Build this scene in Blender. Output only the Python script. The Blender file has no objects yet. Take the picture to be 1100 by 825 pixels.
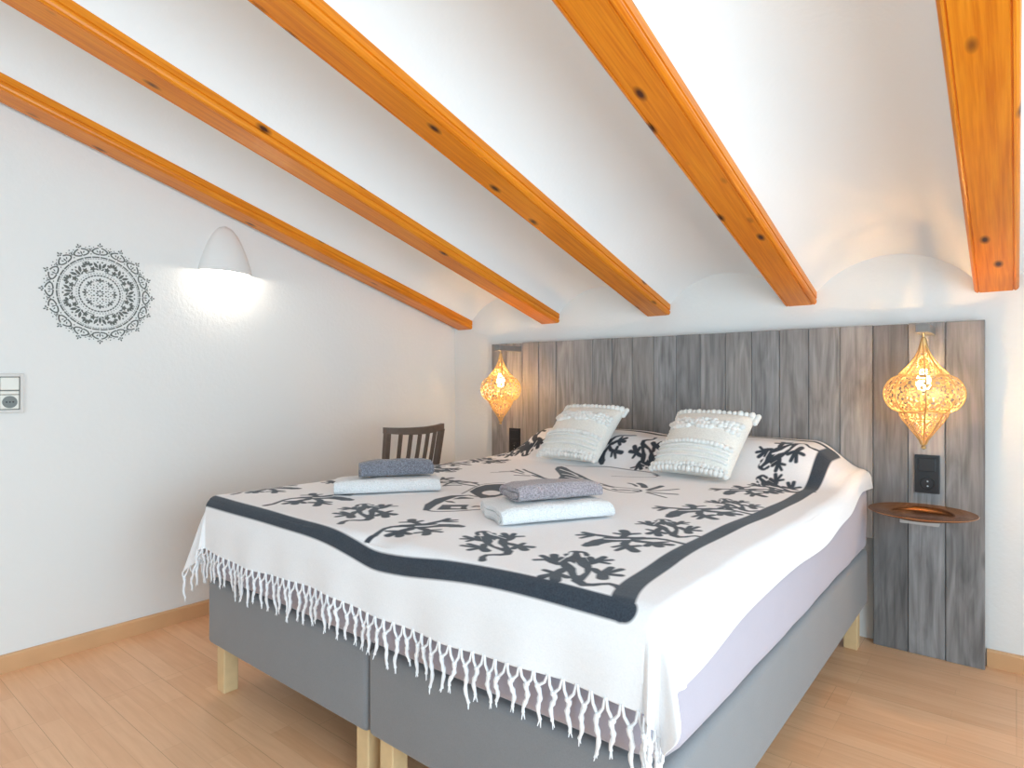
import bpy, bmesh, math, random
import numpy as np
from mathutils import Vector, Matrix, noise
random.seed(7)
H = 1.15                      # one unit below = 1.15 m (the eye height)
C = bpy.context.scene.collection
LOC = {}

# ------------------------------------------------------------------ linking
def tag(o, label=None, cat=None, group=None, kind=None):
    if label: o['label'] = label
    if cat: o['category'] = cat
    if group: o['group'] = group
    if kind: o['kind'] = kind
    return o

def link(name, bm, mat, parent=None, local=False, smooth=False, origin=None, angle=35):
    me = bpy.data.meshes.new(name)
    org = Vector((0, 0, 0))
    if parent is not None and not local: org = LOC[parent.name]
    elif parent is None and origin is not None: org = Vector(origin)
    bm.transform(Matrix.Translation(-org))
    bm.transform(Matrix.Scale(H, 4))
    bmesh.ops.recalc_face_normals(bm, faces=bm.faces)
    bm.to_mesh(me); bm.free()
    if smooth:
        for p in me.polygons: p.use_smooth = True
        if angle: me.set_sharp_from_angle(angle=math.radians(angle))
    for m in (mat if isinstance(mat, (list, tuple)) else [mat]): me.materials.append(m)
    o = bpy.data.objects.new(name, me); C.objects.link(o)
    if parent is not None:
        o.parent = parent
        LOC[o.name] = LOC[parent.name].copy()
    else:
        o.location = org * H
        LOC[o.name] = org.copy()
    return o

def thing(name, label, cat, loc, group=None, rot=(0, 0, 0)):
    o = bpy.data.objects.new(name, None); C.objects.link(o)
    o.empty_display_size = 0.05
    o.location = Vector(loc) * H; o.rotation_euler = rot
    LOC[o.name] = Vector(loc)
    return tag(o, label, cat, group)

def structure(o): o['kind'] = 'structure'; return o

def dup(o, parent=None):
    c = o.copy(); C.objects.link(c)
    if parent is not None: c.parent = parent
    for ch in list(o.children): dup(ch, c)
    return c

# ------------------------------------------------------------------ shapes
def BM(): return bmesh.new()

def box(bm, x0, x1, y0, y1, z0, z1, bev=0, seg=2):
    t = bmesh.new()
    bmesh.ops.create_cube(t, size=1)
    t.transform(Matrix.Translation(((x0+x1)/2, (y0+y1)/2, (z0+z1)/2)) @ Matrix.Diagonal((x1-x0, y1-y0, z1-z0, 1)))
    if bev: bmesh.ops.bevel(t, geom=t.edges[:], offset=bev, segments=seg, affect='EDGES', profile=.5)
    merge(bm, t)

def merge(bm, t):
    m = bpy.data.meshes.new('tmp'); t.to_mesh(m); t.free(); bm.from_mesh(m); bpy.data.meshes.remove(m)

def tube(bm, pts, r, n=8, cap=True, closed=False):
    pts = [Vector(p) for p in pts]
    rs = r if isinstance(r, (list, tuple)) else [r]*len(pts)
    rings = []; prev = None
    N = len(pts)
    for i, p in enumerate(pts):
        if closed: d = pts[(i+1) % N] - pts[i-1]
        else: d = pts[min(i+1, N-1)] - pts[max(i-1, 0)]
        if d.length < 1e-9: d = Vector((0, 0, 1))
        d.normalize()
        if prev is None:
            a = Vector((0, 0, 1)) if abs(d.z) < .9 else Vector((1, 0, 0))
            s = d.cross(a).normalized()
        else:
            s = (prev - d*prev.dot(d))
            s = s.normalized() if s.length > 1e-6 else d.orthogonal().normalized()
        prev = s; t = d.cross(s)
        rings.append([bm.verts.new(p + (s*math.cos(2*math.pi*k/n) + t*math.sin(2*math.pi*k/n))*rs[i]) for k in range(n)])
    M = N if closed else N-1
    for i in range(M):
        A, B = rings[i], rings[(i+1) % N]
        for k in range(n):
            bm.faces.new((A[k], A[(k+1) % n], B[(k+1) % n], B[k]))
    if cap and not closed:
        bm.faces.new(rings[0][::-1]); bm.faces.new(rings[-1])

def lathe(bm, prof, c=(0, 0, 0), n=32, close=True):
    rings = []
    for (r, z) in prof:
        rings.append([bm.verts.new((c[0]+r*math.cos(2*math.pi*k/n), c[1]+r*math.sin(2*math.pi*k/n), c[2]+z)) for k in range(n)])
    for a, b in zip(rings, rings[1:]):
        for k in range(n): bm.faces.new((a[k], a[(k+1) % n], b[(k+1) % n], b[k]))
    if close:
        bm.faces.new(rings[0][::-1]); bm.faces.new(rings[-1])

def ball(bm, c, r, seg=10, sc=(1, 1, 1)):
    t = bmesh.new()
    bmesh.ops.create_uvsphere(t, u_segments=seg, v_segments=max(5, seg*2//3), radius=r)
    t.transform(Matrix.Translation(c) @ Matrix.Diagonal((*sc, 1)))
    merge(bm, t)

def extrude_profile(bm, prof, A, B, fx, fz):
    """closed 2-D profile (a,b) swept from A to B; axes fx, fz"""
    A, B, fx, fz = Vector(A), Vector(B), Vector(fx), Vector(fz)
    r0 = [bm.verts.new(A + fx*a + fz*b) for a, b in prof]
    r1 = [bm.verts.new(B + fx*a + fz*b) for a, b in prof]
    n = len(prof)
    for k in range(n): bm.faces.new((r0[k], r0[(k+1) % n], r1[(k+1) % n], r1[k]))
    bm.faces.new(r0[::-1]); bm.faces.new(r1)

def sstep(a, b, x):
    t = np.clip((x-a)/(b-a), 0, 1); return t*t*(3-2*t)

# ------------------------------------------------------------------ materials
def new_mat(name):
    m = bpy.data.materials.new(name); m.use_nodes = True
    nt = m.node_tree
    return m, nt, nt.nodes['Principled BSDF']

def nd(nt, kind, **kw):
    n = nt.nodes.new(kind)
    for k, v in kw.items():
        if k in n.inputs: n.inputs[k].default_value = v
        else: setattr(n, k, v)
    return n

def ramp(nt, fac, stops, interp='LINEAR'):
    r = nt.nodes.new('ShaderNodeValToRGB'); r.color_ramp.interpolation = interp
    e = r.color_ramp.elements
    while len(e) < len(stops): e.new(.5)
    for el, (p, c) in zip(e, stops):
        el.position = p; el.color = (*c, 1) if len(c) == 3 else c
    nt.links.new(fac, r.inputs[0]); return r

def mathn(nt, op, a, b=None, c=None, clamp=False):
    n = nt.nodes.new('ShaderNodeMath'); n.operation = op; n.use_clamp = clamp
    for i, v in enumerate((a, b, c)):
        if v is None: continue
        if isinstance(v, (int, float)): n.inputs[i].default_value = v
        else: nt.links.new(v, n.inputs[i])
    return n.outputs[0]

def mixc(nt, fac, a, b, mode='MIX'):
    n = nt.nodes.new('ShaderNodeMix'); n.data_type = 'RGBA'; n.blend_type = mode
    def put(sock, v):
        if isinstance(v, (int, float)): sock.default_value = v
        elif isinstance(v, tuple): sock.default_value = (*v, 1)
        else: nt.links.new(v, sock)
    put(n.inputs['Factor'], fac); put(n.inputs['A'], a); put(n.inputs['B'], b)
    return n.outputs['Result']

def coords(nt, scale=(1, 1, 1), rot=(0, 0, 0), src='Object', loc=(0, 0, 0)):
    tc = nt.nodes.new('ShaderNodeTexCoord'); mp = nt.nodes.new('ShaderNodeMapping')
    mp.inputs['Scale'].default_value = scale; mp.inputs['Rotation'].default_value = rot; mp.inputs['Location'].default_value = loc
    nt.links.new(tc.outputs[src], mp.inputs[0]); return mp.outputs[0]

def bump(nt, bsdf, height, strength=.3, dist=.005):
    b = nd(nt, 'ShaderNodeBump', Strength=strength, Distance=dist)
    nt.links.new(height, b.inputs['Height']); nt.links.new(b.outputs[0], bsdf.inputs['Normal'])

def plain(name, col, rough=.6, metal=0, bump_scale=0, bump_str=.2, var=.0, sheen=0, spec=.5):
    m, nt, p = new_mat(name)
    p.inputs['Base Color'].default_value = (*col, 1)
    p.inputs['Roughness'].default_value = rough; p.inputs['Metallic'].default_value = metal
    p.inputs['Specular IOR Level'].default_value = spec
    if sheen: p.inputs['Sheen Weight'].default_value = sheen
    if bump_scale or var:
        co = coords(nt)
        n = nd(nt, 'ShaderNodeTexNoise', Scale=bump_scale or 40., Detail=4.)
        nt.links.new(co, n.inputs[0])
        if bump_scale: bump(nt, p, n.outputs[0], bump_str, .004)
        if var:
            c = mixc(nt, n.outputs[0], tuple(x*(1-var) for x in col), tuple(min(1, x*(1+var)) for x in col))
            nt.links.new(c, p.inputs['Base Color'])
    return m

def plaster(name, col, strength=.25):
    m, nt, p = new_mat(name)
    co = coords(nt)
    n1 = nd(nt, 'ShaderNodeTexNoise', Scale=60., Detail=3., Roughness=.55); nt.links.new(co, n1.inputs[0])
    n2 = nd(nt, 'ShaderNodeTexNoise', Scale=3., Detail=2.); nt.links.new(co, n2.inputs[0])
    s = mathn(nt, 'ADD', n1.outputs[0], mathn(nt, 'MULTIPLY', n2.outputs[0], .8))
    bump(nt, p, s, strength, .008)
    p.inputs['Base Color'].default_value = (*col, 1); p.inputs['Roughness'].default_value = .85
    p.inputs['Specular IOR Level'].default_value = .2
    return m

def pine(name):
    m, nt, p = new_mat(name)
    tc = nt.nodes.new('ShaderNodeTexCoord')
    oi = nt.nodes.new('ShaderNodeObjectInfo')
    off = nd(nt, 'ShaderNodeVectorMath', operation='ADD')
    vr = nt.nodes.new('ShaderNodeVectorRotate'); vr.rotation_type = 'X_AXIS'; vr.inputs['Angle'].default_value = math.atan(.285)
    nt.links.new(tc.outputs['Object'], vr.inputs[0]); nt.links.new(vr.outputs[0], off.inputs[0])
    sc = nd(nt, 'ShaderNodeVectorMath', operation='SCALE'); sc.inputs[0].default_value = (9, 17, 5)
    nt.links.new(oi.outputs['Random'], sc.inputs['Scale']); nt.links.new(sc.outputs[0], off.inputs[1])
    mp = nt.nodes.new('ShaderNodeMapping'); mp.inputs['Scale'].default_value = (22, 1.1, 22)
    nt.links.new(off.outputs[0], mp.inputs[0])
    n = nd(nt, 'ShaderNodeTexNoise', Scale=1.6, Detail=5., Distortion=.6); nt.links.new(mp.outputs[0], n.inputs[0])
    mp3 = nt.nodes.new('ShaderNodeMapping'); mp3.inputs['Scale'].default_value = (60, 2.0, 60)
    nt.links.new(off.outputs[0], mp3.inputs[0])
    g = nd(nt, 'ShaderNodeTexNoise', Scale=2.5, Detail=3.); nt.links.new(mp3.outputs[0], g.inputs[0])
    # knots
    mp2 = nt.nodes.new('ShaderNodeMapping'); mp2.inputs['Scale'].default_value = (11, 5.0, 11)
    nt.links.new(off.outputs[0], mp2.inputs[0])
    v = nd(nt, 'ShaderNodeTexVoronoi', Scale=1.0, Randomness=1.); nt.links.new(mp2.outputs[0], v.inputs[0])
    sep = nt.nodes.new('ShaderNodeSeparateColor'); nt.links.new(v.outputs['Color'], sep.inputs[0])
    on = mathn(nt, 'GREATER_THAN', sep.outputs[0], .30)
    kn = mathn(nt, 'MULTIPLY', on, ramp(nt, v.outputs['Distance'], [(.06, (1, 1, 1)), (.19, (0, 0, 0))]).outputs[0])
    base = ramp(nt, n.outputs[0], [(.25, (.56, .130, .003)), (.5, (.73, .215, .007)), (.75, (.83, .31, .018))]).outputs[0]
    base = mixc(nt, .35, base, ramp(nt, g.outputs[0], [(.35, (.56, .13, .003)), (.62, (.84, .30, .015))]).outputs[0])
    col = mixc(nt, kn, base, (.06, .014, .004))
    nt.links.new(col, p.inputs['Base Color'])
    p.inputs['Roughness'].default_value = .36; p.inputs['Specular IOR Level'].default_value = .28
    p.inputs['Coat Weight'].default_value = .10; p.inputs['Coat Roughness'].default_value = .2
    bump(nt, p, g.outputs[0], .08, .003)
    return m

def floor_mat():
    m, nt, p = new_mat('beech_laminate')
    co = coords(nt)
    def brick(w, h, off, bias=0.):
        b = nt.nodes.new('ShaderNodeTexBrick')
        b.offset = off; b.offset_frequency = 3; b.squash = 1
        b.inputs['Color1'].default_value = (0, 0, 0, 1); b.inputs['Color2'].default_value = (1, 1, 1, 1)
        b.inputs['Mortar'].default_value = (.5, .5, .5, 1); b.inputs['Scale'].default_value = 1
        b.inputs['Mortar Size'].default_value = .0008; b.inputs['Mortar Smooth'].default_value = .1
        b.inputs['Bias'].default_value = bias
        b.inputs['Brick Width'].default_value = w; b.inputs['Row Height'].default_value = h
        nt.links.new(co, b.inputs[0]); return b
    b1 = brick(.47, .066, .37)
    b2 = brick(1.28, .198, .41)
    gm = nt.nodes.new('ShaderNodeMapping'); gm.inputs['Scale'].default_value = (2.2, 26, 1); nt.links.new(co, gm.inputs[0])
    g = nd(nt, 'ShaderNodeTexNoise', Scale=2.2, Detail=6., Distortion=.4); nt.links.new(gm.outputs[0], g.inputs[0])
    c = mixc(nt, b1.outputs['Color'], (.80, .44, .238), (.90, .55, .325))
    c = mixc(nt, .30, c, ramp(nt, g.outputs[0], [(.3, (.60, .30, .145)), (.7, (.83, .52, .31))]).outputs[0])
    fm = mathn(nt, 'MULTIPLY', b1.outputs['Fac'], .25)
    c = mixc(nt, fm, c, (.42, .19, .09))
    f2 = mathn(nt, 'MULTIPLY', b2.outputs['Fac'], .5)
    c = mixc(nt, f2, c, (.35, .16, .07))
    nt.links.new(c, p.inputs['Base Color'])
    p.inputs['Roughness'].default_value = .38; p.inputs['Specular IOR Level'].default_value = .45
    bump(nt, p, g.outputs[0], .03, .002)
    return m

def plank_mat():
    m, nt, p = new_mat('grey_weathered_planks')
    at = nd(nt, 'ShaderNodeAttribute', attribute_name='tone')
    seed = nd(nt, 'ShaderNodeAttribute', attribute_name='seed')
    tc = nt.nodes.new('ShaderNodeTexCoord')
    cb = nt.nodes.new('ShaderNodeCombineXYZ')
    nt.links.new(mathn(nt, 'MULTIPLY', seed.outputs['Fac'], 13.7), cb.inputs[0]); nt.links.new(mathn(nt, 'MULTIPLY', seed.outputs['Fac'], 7.3), cb.inputs[2])
    ad = nd(nt, 'ShaderNodeVectorMath', operation='ADD'); nt.links.new(tc.outputs['Object'], ad.inputs[0]); nt.links.new(cb.outputs[0], ad.inputs[1])
    def ns(sc, scale, det, dis=0.):
        mp = nt.nodes.new('ShaderNodeMapping'); mp.inputs['Scale'].default_value = sc; nt.links.new(ad.outputs[0], mp.inputs[0])
        n = nd(nt, 'ShaderNodeTexNoise', Scale=scale, Detail=det, Distortion=dis); nt.links.new(mp.outputs[0], n.inputs[0]); return n.outputs[0]
    fine = ns((55, 55, 2.6), 1.4, 5., .5)
    mid = ns((10, 10, 1.5), 1.4, 5., 2.2)
    big = ns((3, 3, 1.3), 1.8, 2.)
    c = ramp(nt, mid, [(.28, (.10, .094, .091)), (.5, (.23, .218, .212)), (.72, (.38, .362, .352))]).outputs[0]
    c = mixc(nt, .30, c, ramp(nt, fine, [(.32, (.08, .075, .073)), (.6, (.40, .385, .375))]).outputs[0])
    c = mixc(nt, mathn(nt, 'MULTIPLY', big, .35), c, (.34, .33, .335))
    # knots
    mp2 = nt.nodes.new('ShaderNodeMapping'); mp2.inputs['Scale'].default_value = (9, 9, 3.2); nt.links.new(ad.outputs[0], mp2.inputs[0])
    v = nd(nt, 'ShaderNodeTexVoronoi', Scale=1., Randomness=1.); nt.links.new(mp2.outputs[0], v.inputs[0])
    sep = nt.nodes.new('ShaderNodeSeparateColor'); nt.links.new(v.outputs['Color'], sep.inputs[0])
    kn = mathn(nt, 'MULTIPLY', mathn(nt, 'GREATER_THAN', sep.outputs[0], .75), ramp(nt, v.outputs['Distance'], [(.03, (1, 1, 1)), (.16, (0, 0, 0))]).outputs[0])
    c = mixc(nt, mathn(nt, 'MULTIPLY', kn, .8), c, (.05, .045, .043))
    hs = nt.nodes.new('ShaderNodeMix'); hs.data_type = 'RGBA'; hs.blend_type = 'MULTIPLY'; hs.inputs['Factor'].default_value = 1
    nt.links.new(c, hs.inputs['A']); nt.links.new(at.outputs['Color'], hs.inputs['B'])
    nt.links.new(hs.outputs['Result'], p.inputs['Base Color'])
    p.inputs['Roughness'].default_value = .6
    bump(nt, p, fine, .25, .003)
    return m

def woven(name, col, scale=260., rough=.9, sheen=.25, strength=.25, var=.12):
    m, nt, p = new_mat(name)
    co = coords(nt)
    n = nd(nt, 'ShaderNodeTexNoise', Scale=scale, Detail=2.); nt.links.new(co, n.inputs[0])
    n2 = nd(nt, 'ShaderNodeTexNoise', Scale=9., Detail=3.); nt.links.new(co, n2.inputs[0])
    f = mathn(nt, 'ADD', mathn(nt, 'MULTIPLY', n.outputs[0], .7), mathn(nt, 'MULTIPLY', n2.outputs[0], .3))
    c = mixc(nt, f, tuple(x*(1-var*2) for x in col), tuple(min(1, x*(1+var*2)) for x in col))
    nt.links.new(c, p.inputs['Base Color'])
    p.inputs['Roughness'].default_value = rough; p.inputs['Sheen Weight'].default_value = sheen
    p.inputs['Specular IOR Level'].default_value = .2
    bump(nt, p, n.outputs[0], strength, .002)
    return m

def terry(name, col, var=.25):
    m, nt, p = new_mat(name)
    co = coords(nt)
    v = nd(nt, 'ShaderNodeTexVoronoi', Scale=210.); nt.links.new(co, v.inputs[0])
    n = nd(nt, 'ShaderNodeTexNoise', Scale=210., Detail=3.); nt.links.new(co, n.inputs[0])
    c = mixc(nt, ramp(nt, n.outputs[0], [(.35, (0, 0, 0)), (.65, (1, 1, 1))]).outputs[0], tuple(x*(1-var) for x in col), tuple(min(1, x*(1+var)) for x in col))
    nt.links.new(c, p.inputs['Base Color'])
    p.inputs['Roughness'].default_value = 1; p.inputs['Sheen Weight'].default_value = .4; p.inputs['Specular IOR Level'].default_value = .1
    bump(nt, p, mathn(nt, 'ADD', v.outputs['Distance'], n.outputs[0]), .7, .004)
    return m

def print_mat():
    m, nt, p = new_mat('printed_cotton')
    at = nd(nt, 'ShaderNodeAttribute', attribute_name='print')
    co = coords(nt)
    n = nd(nt, 'ShaderNodeTexNoise', Scale=240., Detail=2.); nt.links.new(co, n.inputs[0])
    n2 = nd(nt, 'ShaderNodeTexNoise', Scale=16., Detail=3.); nt.links.new(co, n2.inputs[0])
    fac = ramp(nt, mathn(nt, 'MULTIPLY_ADD', at.outputs['Fac'], 180., .5), [(0, (1, 1, 1)), (1, (0, 0, 0))]).outputs[0]
    ink = mixc(nt, n.outputs[0], (.010, .014, .022), (.055, .070, .092))
    ink = mixc(nt, mathn(nt, 'MULTIPLY', n2.outputs[0], .25), ink, (.08, .10, .125))
    wh = mixc(nt, n.outputs[0], (.80, .79, .80), (.90, .885, .89))
    nt.links.new(mixc(nt, fac, wh, ink), p.inputs['Base Color'])
    p.inputs['Roughness'].default_value = .92; p.inputs['Sheen Weight'].default_value = .15; p.inputs['Specular IOR Level'].default_value = .15
    wv = nd(nt, 'ShaderNodeTexNoise', Scale=34., Detail=3.); nt.links.new(co, wv.inputs[0])
    bump(nt, p, mathn(nt, 'ADD', mathn(nt, 'MULTIPLY', n.outputs[0], .25), wv.outputs[0]), .25, .004)
    return m

def lace_mat():
    """pierced brass sheet: a rosette of holes per panel, in the panel's own uv"""
    m, nt, p = new_mat('pierced_brass')
    out = nt.nodes['Material Output']
    uv = nt.nodes.new('ShaderNodeUVMap'); uv.uv_map = 'uv'
    sep = nt.nodes.new('ShaderNodeSeparateXYZ'); nt.links.new(uv.outputs[0], sep.inputs[0])
    x, y = sep.outputs[0], sep.outputs[1]
    r = mathn(nt, 'SQRT', mathn(nt, 'ADD', mathn(nt, 'MULTIPLY', x, x), mathn(nt, 'MULTIPLY', y, y)))
    a = mathn(nt, 'ARCTAN2', y, x)
    ring = mathn(nt, 'SINE', mathn(nt, 'MULTIPLY', r, 13.))
    spoke = mathn(nt, 'SINE', mathn(nt, 'MULTIPLY', a, 8.))
    v = mathn(nt, 'MULTIPLY', ring, spoke)
    vor = nd(nt, 'ShaderNodeTexVoronoi', Scale=5.); nt.links.new(uv.outputs[0], vor.inputs[0])
    far = mathn(nt, 'GREATER_THAN', r, .95)
    h1 = mathn(nt, 'GREATER_THAN', v, -.08)
    h2 = mathn(nt, 'LESS_THAN', vor.outputs['Distance'], .50)
    hole = mathn(nt, 'ADD', mathn(nt, 'MULTIPLY', h1, mathn(nt, 'SUBTRACT', 1., far)), mathn(nt, 'MULTIPLY', h2, far), clamp=True)
    edge = nd(nt, 'ShaderNodeAttribute', attribute_name='solid')
    hole = mathn(nt, 'MULTIPLY', hole, mathn(nt, 'SUBTRACT', 1., edge.outputs['Fac']), clamp=True)
    p.inputs['Base Color'].default_value = (.66, .43, .20, 1); p.inputs['Metallic'].default_value = .5; p.inputs['Roughness'].default_value = .42
    tl = nd(nt, 'ShaderNodeBsdfTranslucent'); tl.inputs[0].default_value = (.95, .66, .33, 1)
    mx0 = nd(nt, 'ShaderNodeMixShader'); mx0.inputs[0].default_value = .07
    nt.links.new(p.outputs[0], mx0.inputs[1]); nt.links.new(tl.outputs[0], mx0.inputs[2])
    tr = nd(nt, 'ShaderNodeBsdfTransparent')
    mx = nd(nt, 'ShaderNodeMixShader'); nt.links.new(hole, mx.inputs[0])
    nt.links.new(mx0.outputs[0], mx.inputs[1]); nt.links.new(tr.outputs[0], mx.inputs[2])
    nt.links.new(mx.outputs[0], out.inputs['Surface'])
    return m

def glow(name, col, strength):
    m, nt, p = new_mat(name)
    p.inputs['Base Color'].default_value = (1, .95, .85, 1)
    p.inputs['Emission Color'].default_value = (*col, 1); p.inputs['Emission Strength'].default_value = strength
    return m

M = dict(
    wall=plaster('white_rough_plaster', (.80, .80, .785), .17),
    ceil=plaster('white_smooth_plaster', (.86, .865, .865), .08),
    floor=floor_mat(), pine=pine('varnished_pine'), planks=plank_mat(),
    skirting=plain('beech_skirting', (.66, .38, .19), .4, var=.12, bump_scale=8, bump_str=.02),
    box=woven('grey_upholstery', (.215, .215, .222), 420., var=.08),
    sheet=woven('mauve_sheet', (.41, .375, .43), 500., var=.05, strength=.1),
    legwood=plain('pale_leg_wood', (.70, .50, .27), .45, var=.15, bump_scale=20, bump_str=.03),
    cloth=print_mat(),
    tassel=plain('white_cotton_cord', (.86, .85, .86), .95, bump_scale=300, bump_str=.6, spec=.1),
    knit=woven('cream_knit', (.85, .815, .755), 160., strength=.7, var=.10),
    tuft=woven('white_wool', (.86, .85, .82), 300., strength=.6, var=.06),
    white_terry=terry('white_terry', (.82, .825, .83), .06),
    grey_terry=terry('grey_terry', (.20, .205, .24), .38),
    mauve_terry=terry('mauve_terry', (.36, .315, .335), .32),
    chair=plain('dark_walnut', (.115, .080, .060), .45, var=.3, bump_scale=30, bump_str=.05),
    black=plain('black_plastic', (.012, .012, .013), .35),
    steel=plain('pin_steel', (.7, .7, .7), .25, 1),
    copper=plain('copper', (.60, .29, .13), .25, 1, bump_scale=50, bump_str=.04),
    blockgrey=plain('grey_painted_wood', (.21, .21, .205), .6, bump_scale=60, bump_str=.1, var=.15),
    lace=lace_mat(),
    wire=plain('brass_wire', (.62, .44, .20), .4, .8),
    plateframe=plain('silver_frame', (.60, .57, .54), .4, .1),
    offwhite=plain('cream_plastic', (.80, .79, .73), .4),
    sockgrey=plain('socket_well', (.16, .18, .17), .4),
    ink=plain('grey_stencil_paint', (.14, .15, .14), .9),
    sconce=plaster('white_sconce_plaster', (.80, .80, .785), .06),
    bulb=glow('warm_bulb', (1, .66, .30), 34.),
    led=glow('white_bulb', (1, .90, .76), 24.),
    winframe=plain('white_window_frame', (.8, .8, .8), .4),
)

# ------------------------------------------------------------------ the room
XL, XR, YW, YF = -2.69, 1.30, 2.735, -1.60
SL = .285                       # ceiling slope
ZB = 1.311                      # underside of the beams at the headboard wall
SP = .638; BX = [-2.6066 + SP*i for i in range(7)]
def zbeam(y): return ZB + SL*(YW-y)

bm = BM(); box(bm, XL-.2, XR+.2, YF-.2, YW+.2, -.1, 0); structure(link('floor', bm, M['floor']))

def slope_wall(name, x0, x1, holes=()):
    """wall along y with a sloping top; holes = (y0,y1,z0,z1)"""
    bm = BM()
    top = lambda y: zbeam(y) + .22
    ys = sorted({YF-.2, YW} | {h[0] for h in holes} | {h[1] for h in holes})
    for a, b in zip(ys, ys[1:]):
        hs = [h for h in holes if h[0] <= a and h[1] >= b]
        segs = [(0, None)] if not hs else [(0, hs[0][2]), (hs[0][3], None)]
        for z0, z1 in segs:
            za, zb_ = (top(a), top(b)) if z1 is None else (z1, z1)
            v = [bm.verts.new(p) for p in ((x0, a, z0), (x1, a, z0), (x1, b, z0), (x0, b, z0), (x0, a, za), (x1, a, za), (x1, b, zb_), (x0, b, zb_))]
            for f in ((0, 1, 2, 3), (4, 7, 6, 5), (0, 4, 5, 1), (1, 5, 6, 2), (2, 6, 7, 3), (3, 7, 4, 0)): bm.faces.new([v[i] for i in f])
    return structure(link(name, bm, M['wall']))
slope_wall('wall_left', XL-.15, XL)
slope_wall('wall_right', XR, XR+.15, [(-.85, 1.35, .02, 1.75)])
bm = BM(); box(bm, XL-.15, XR+.15, YW, YW+.15, 0, zbeam(YW)+.30); structure(link('wall_back', bm, M['wall']))
bm = BM()
for (a, b, z0, z1) in ((XL-.15, -1.7, 0, 2.85), (-1.7, .5, 1.85, 2.85), (.5, XR+.15, 0, 2.85)): box(bm, a, b, YF-.15, YF, z0, z1)
structure(link('wall_front', bm, M['wall']))
bm = BM()
for y in (-.85, .225, 1.30): box(bm, XR+.10, XR+.14, y, y+.05, .02, 1.75)
for z in (.02, 1.70): box(bm, XR+.10, XR+.14, -.85, 1.35, z, z+.05)
structure(link('window_1', bm, M['winframe']))
bm = BM()
for x in (-1.7, -.625, .45): box(bm, x, x+.05, YF-.1, YF-.05, 0, 1.85)
box(bm, -1.7, .5, YF-.1, YF-.05, 1.80, 1.85)
structure(link('door_1', bm, M['winframe']))

# vaulted ceiling between the beams
bm = BM()
BW = .125
ZS = .050                       # springing above the beam underside
RISE = .120
xs = []
def arch(x):
    i = math.floor((x - BX[0])/SP); a = (x - BX[0])/SP - i
    hw = (SP-BW)/2; t = (a-.5)*SP
    if abs(t) >= hw: return 0.
    R = (hw*hw + RISE*RISE)/(2*RISE)
    return math.sqrt(R*R - t*t) - (R-RISE)
x = BX[0]-SP*.0 - .15
cols = [XL-.05]
for i in range(-1, 7):
    c = BX[0] + SP*i
    for k in range(0, 25): cols.append(c + BW/2 + (SP-BW)*k/24)
cols = sorted(c for c in set(cols) if XL-.06 <= c <= XR+.05) + [XR+.1]
rows = [YW+.02, 1.6, .4, -.8, YF-.05]
def zc(x, y): return zbeam(y) + ZS + arch(x)
lo = [[bm.verts.new((c, y, zc(c, y))) for c in cols] for y in rows]
hi = [[bm.verts.new((c, y, zbeam(y) + .30)) for c in cols] for y in rows]
for g in (lo, hi):
    for i in range(len(rows)-1):
        for j in range(len(cols)-1): bm.faces.new((g[i][j], g[i][j+1], g[i+1][j+1], g[i+1][j]))
for j in range(len(cols)-1):
    bm.faces.new((lo[0][j], lo[0][j+1], hi[0][j+1], hi[0][j])); bm.faces.new((lo[-1][j], lo[-1][j+1], hi[-1][j+1], hi[-1][j]))
for i in range(len(rows)-1):
    bm.faces.new((lo[i][0], lo[i+1][0], hi[i+1][0], hi[i][0])); bm.faces.new((lo[i][-1], lo[i+1][-1], hi[i+1][-1], hi[i][-1]))
structure(link('ceiling', bm, M['ceil'], smooth=True, angle=30))

# skirting boards
def skirting(name, A, B, nrm):
    bm = BM(); A, B, nrm = Vector(A), Vector(B), Vector(nrm)
    extrude_profile(bm, [(0, 0), (.014, 0), (.014, .054), (.010, .061), (0, .061)], A, B, nrm, Vector((0, 0, 1)))
    return structure(link(name, bm, M['skirting']))
skirting('baseboard_left', (XL, YF, 0), (XL, YW, 0), (1, 0, 0))
skirting('baseboard_back', (-.080, YW, 0), (XR, YW, 0), (0, -1, 0))

# ------------------------------------------------------------------ beams
blabels = ['varnished pine ceiling beam lying against the wall with the sconce',
           'varnished pine ceiling beam, second from the wall with the sconce',
           'varnished pine ceiling beam, third from the sconce wall, in the middle of the five',
           'varnished pine ceiling beam, fourth from the sconce wall, with a round knot low down',
           'varnished pine ceiling beam above the lantern and copper tray, fifth from the sconce wall']
bproof = [(-.0625, .075), (-.0625, .0250), (-.0580, .0235), (-.0580, .0190), (-.0618, .0175), (-.0622, .0120), (-.0600, .0050), (-.0545, .0006),
          (-.0500, 0), (-.0490, .0030), (-.0465, .0030), (-.0455, 0)]
bproof = bproof + [(-a, b) for a, b in bproof[::-1]]
dirv = Vector((0, -1, SL)).normalized(); upv = Vector((0, SL, 1)).normalized()
for i in range(5):
    bm = BM()
    A = Vector((BX[i], YW, ZB)); B = A + dirv*((YW-YF)/abs(dirv.y))
    extrude_profile(bm, bproof, A, B, (1, 0, 0), (0, 0, 1))
    o = link('ceiling_beam', bm, M['pine'], origin=A)
    tag(o, blabels[i], 'beam', 'pine ceiling beams')
    o['kind'] = 'thing'

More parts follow.
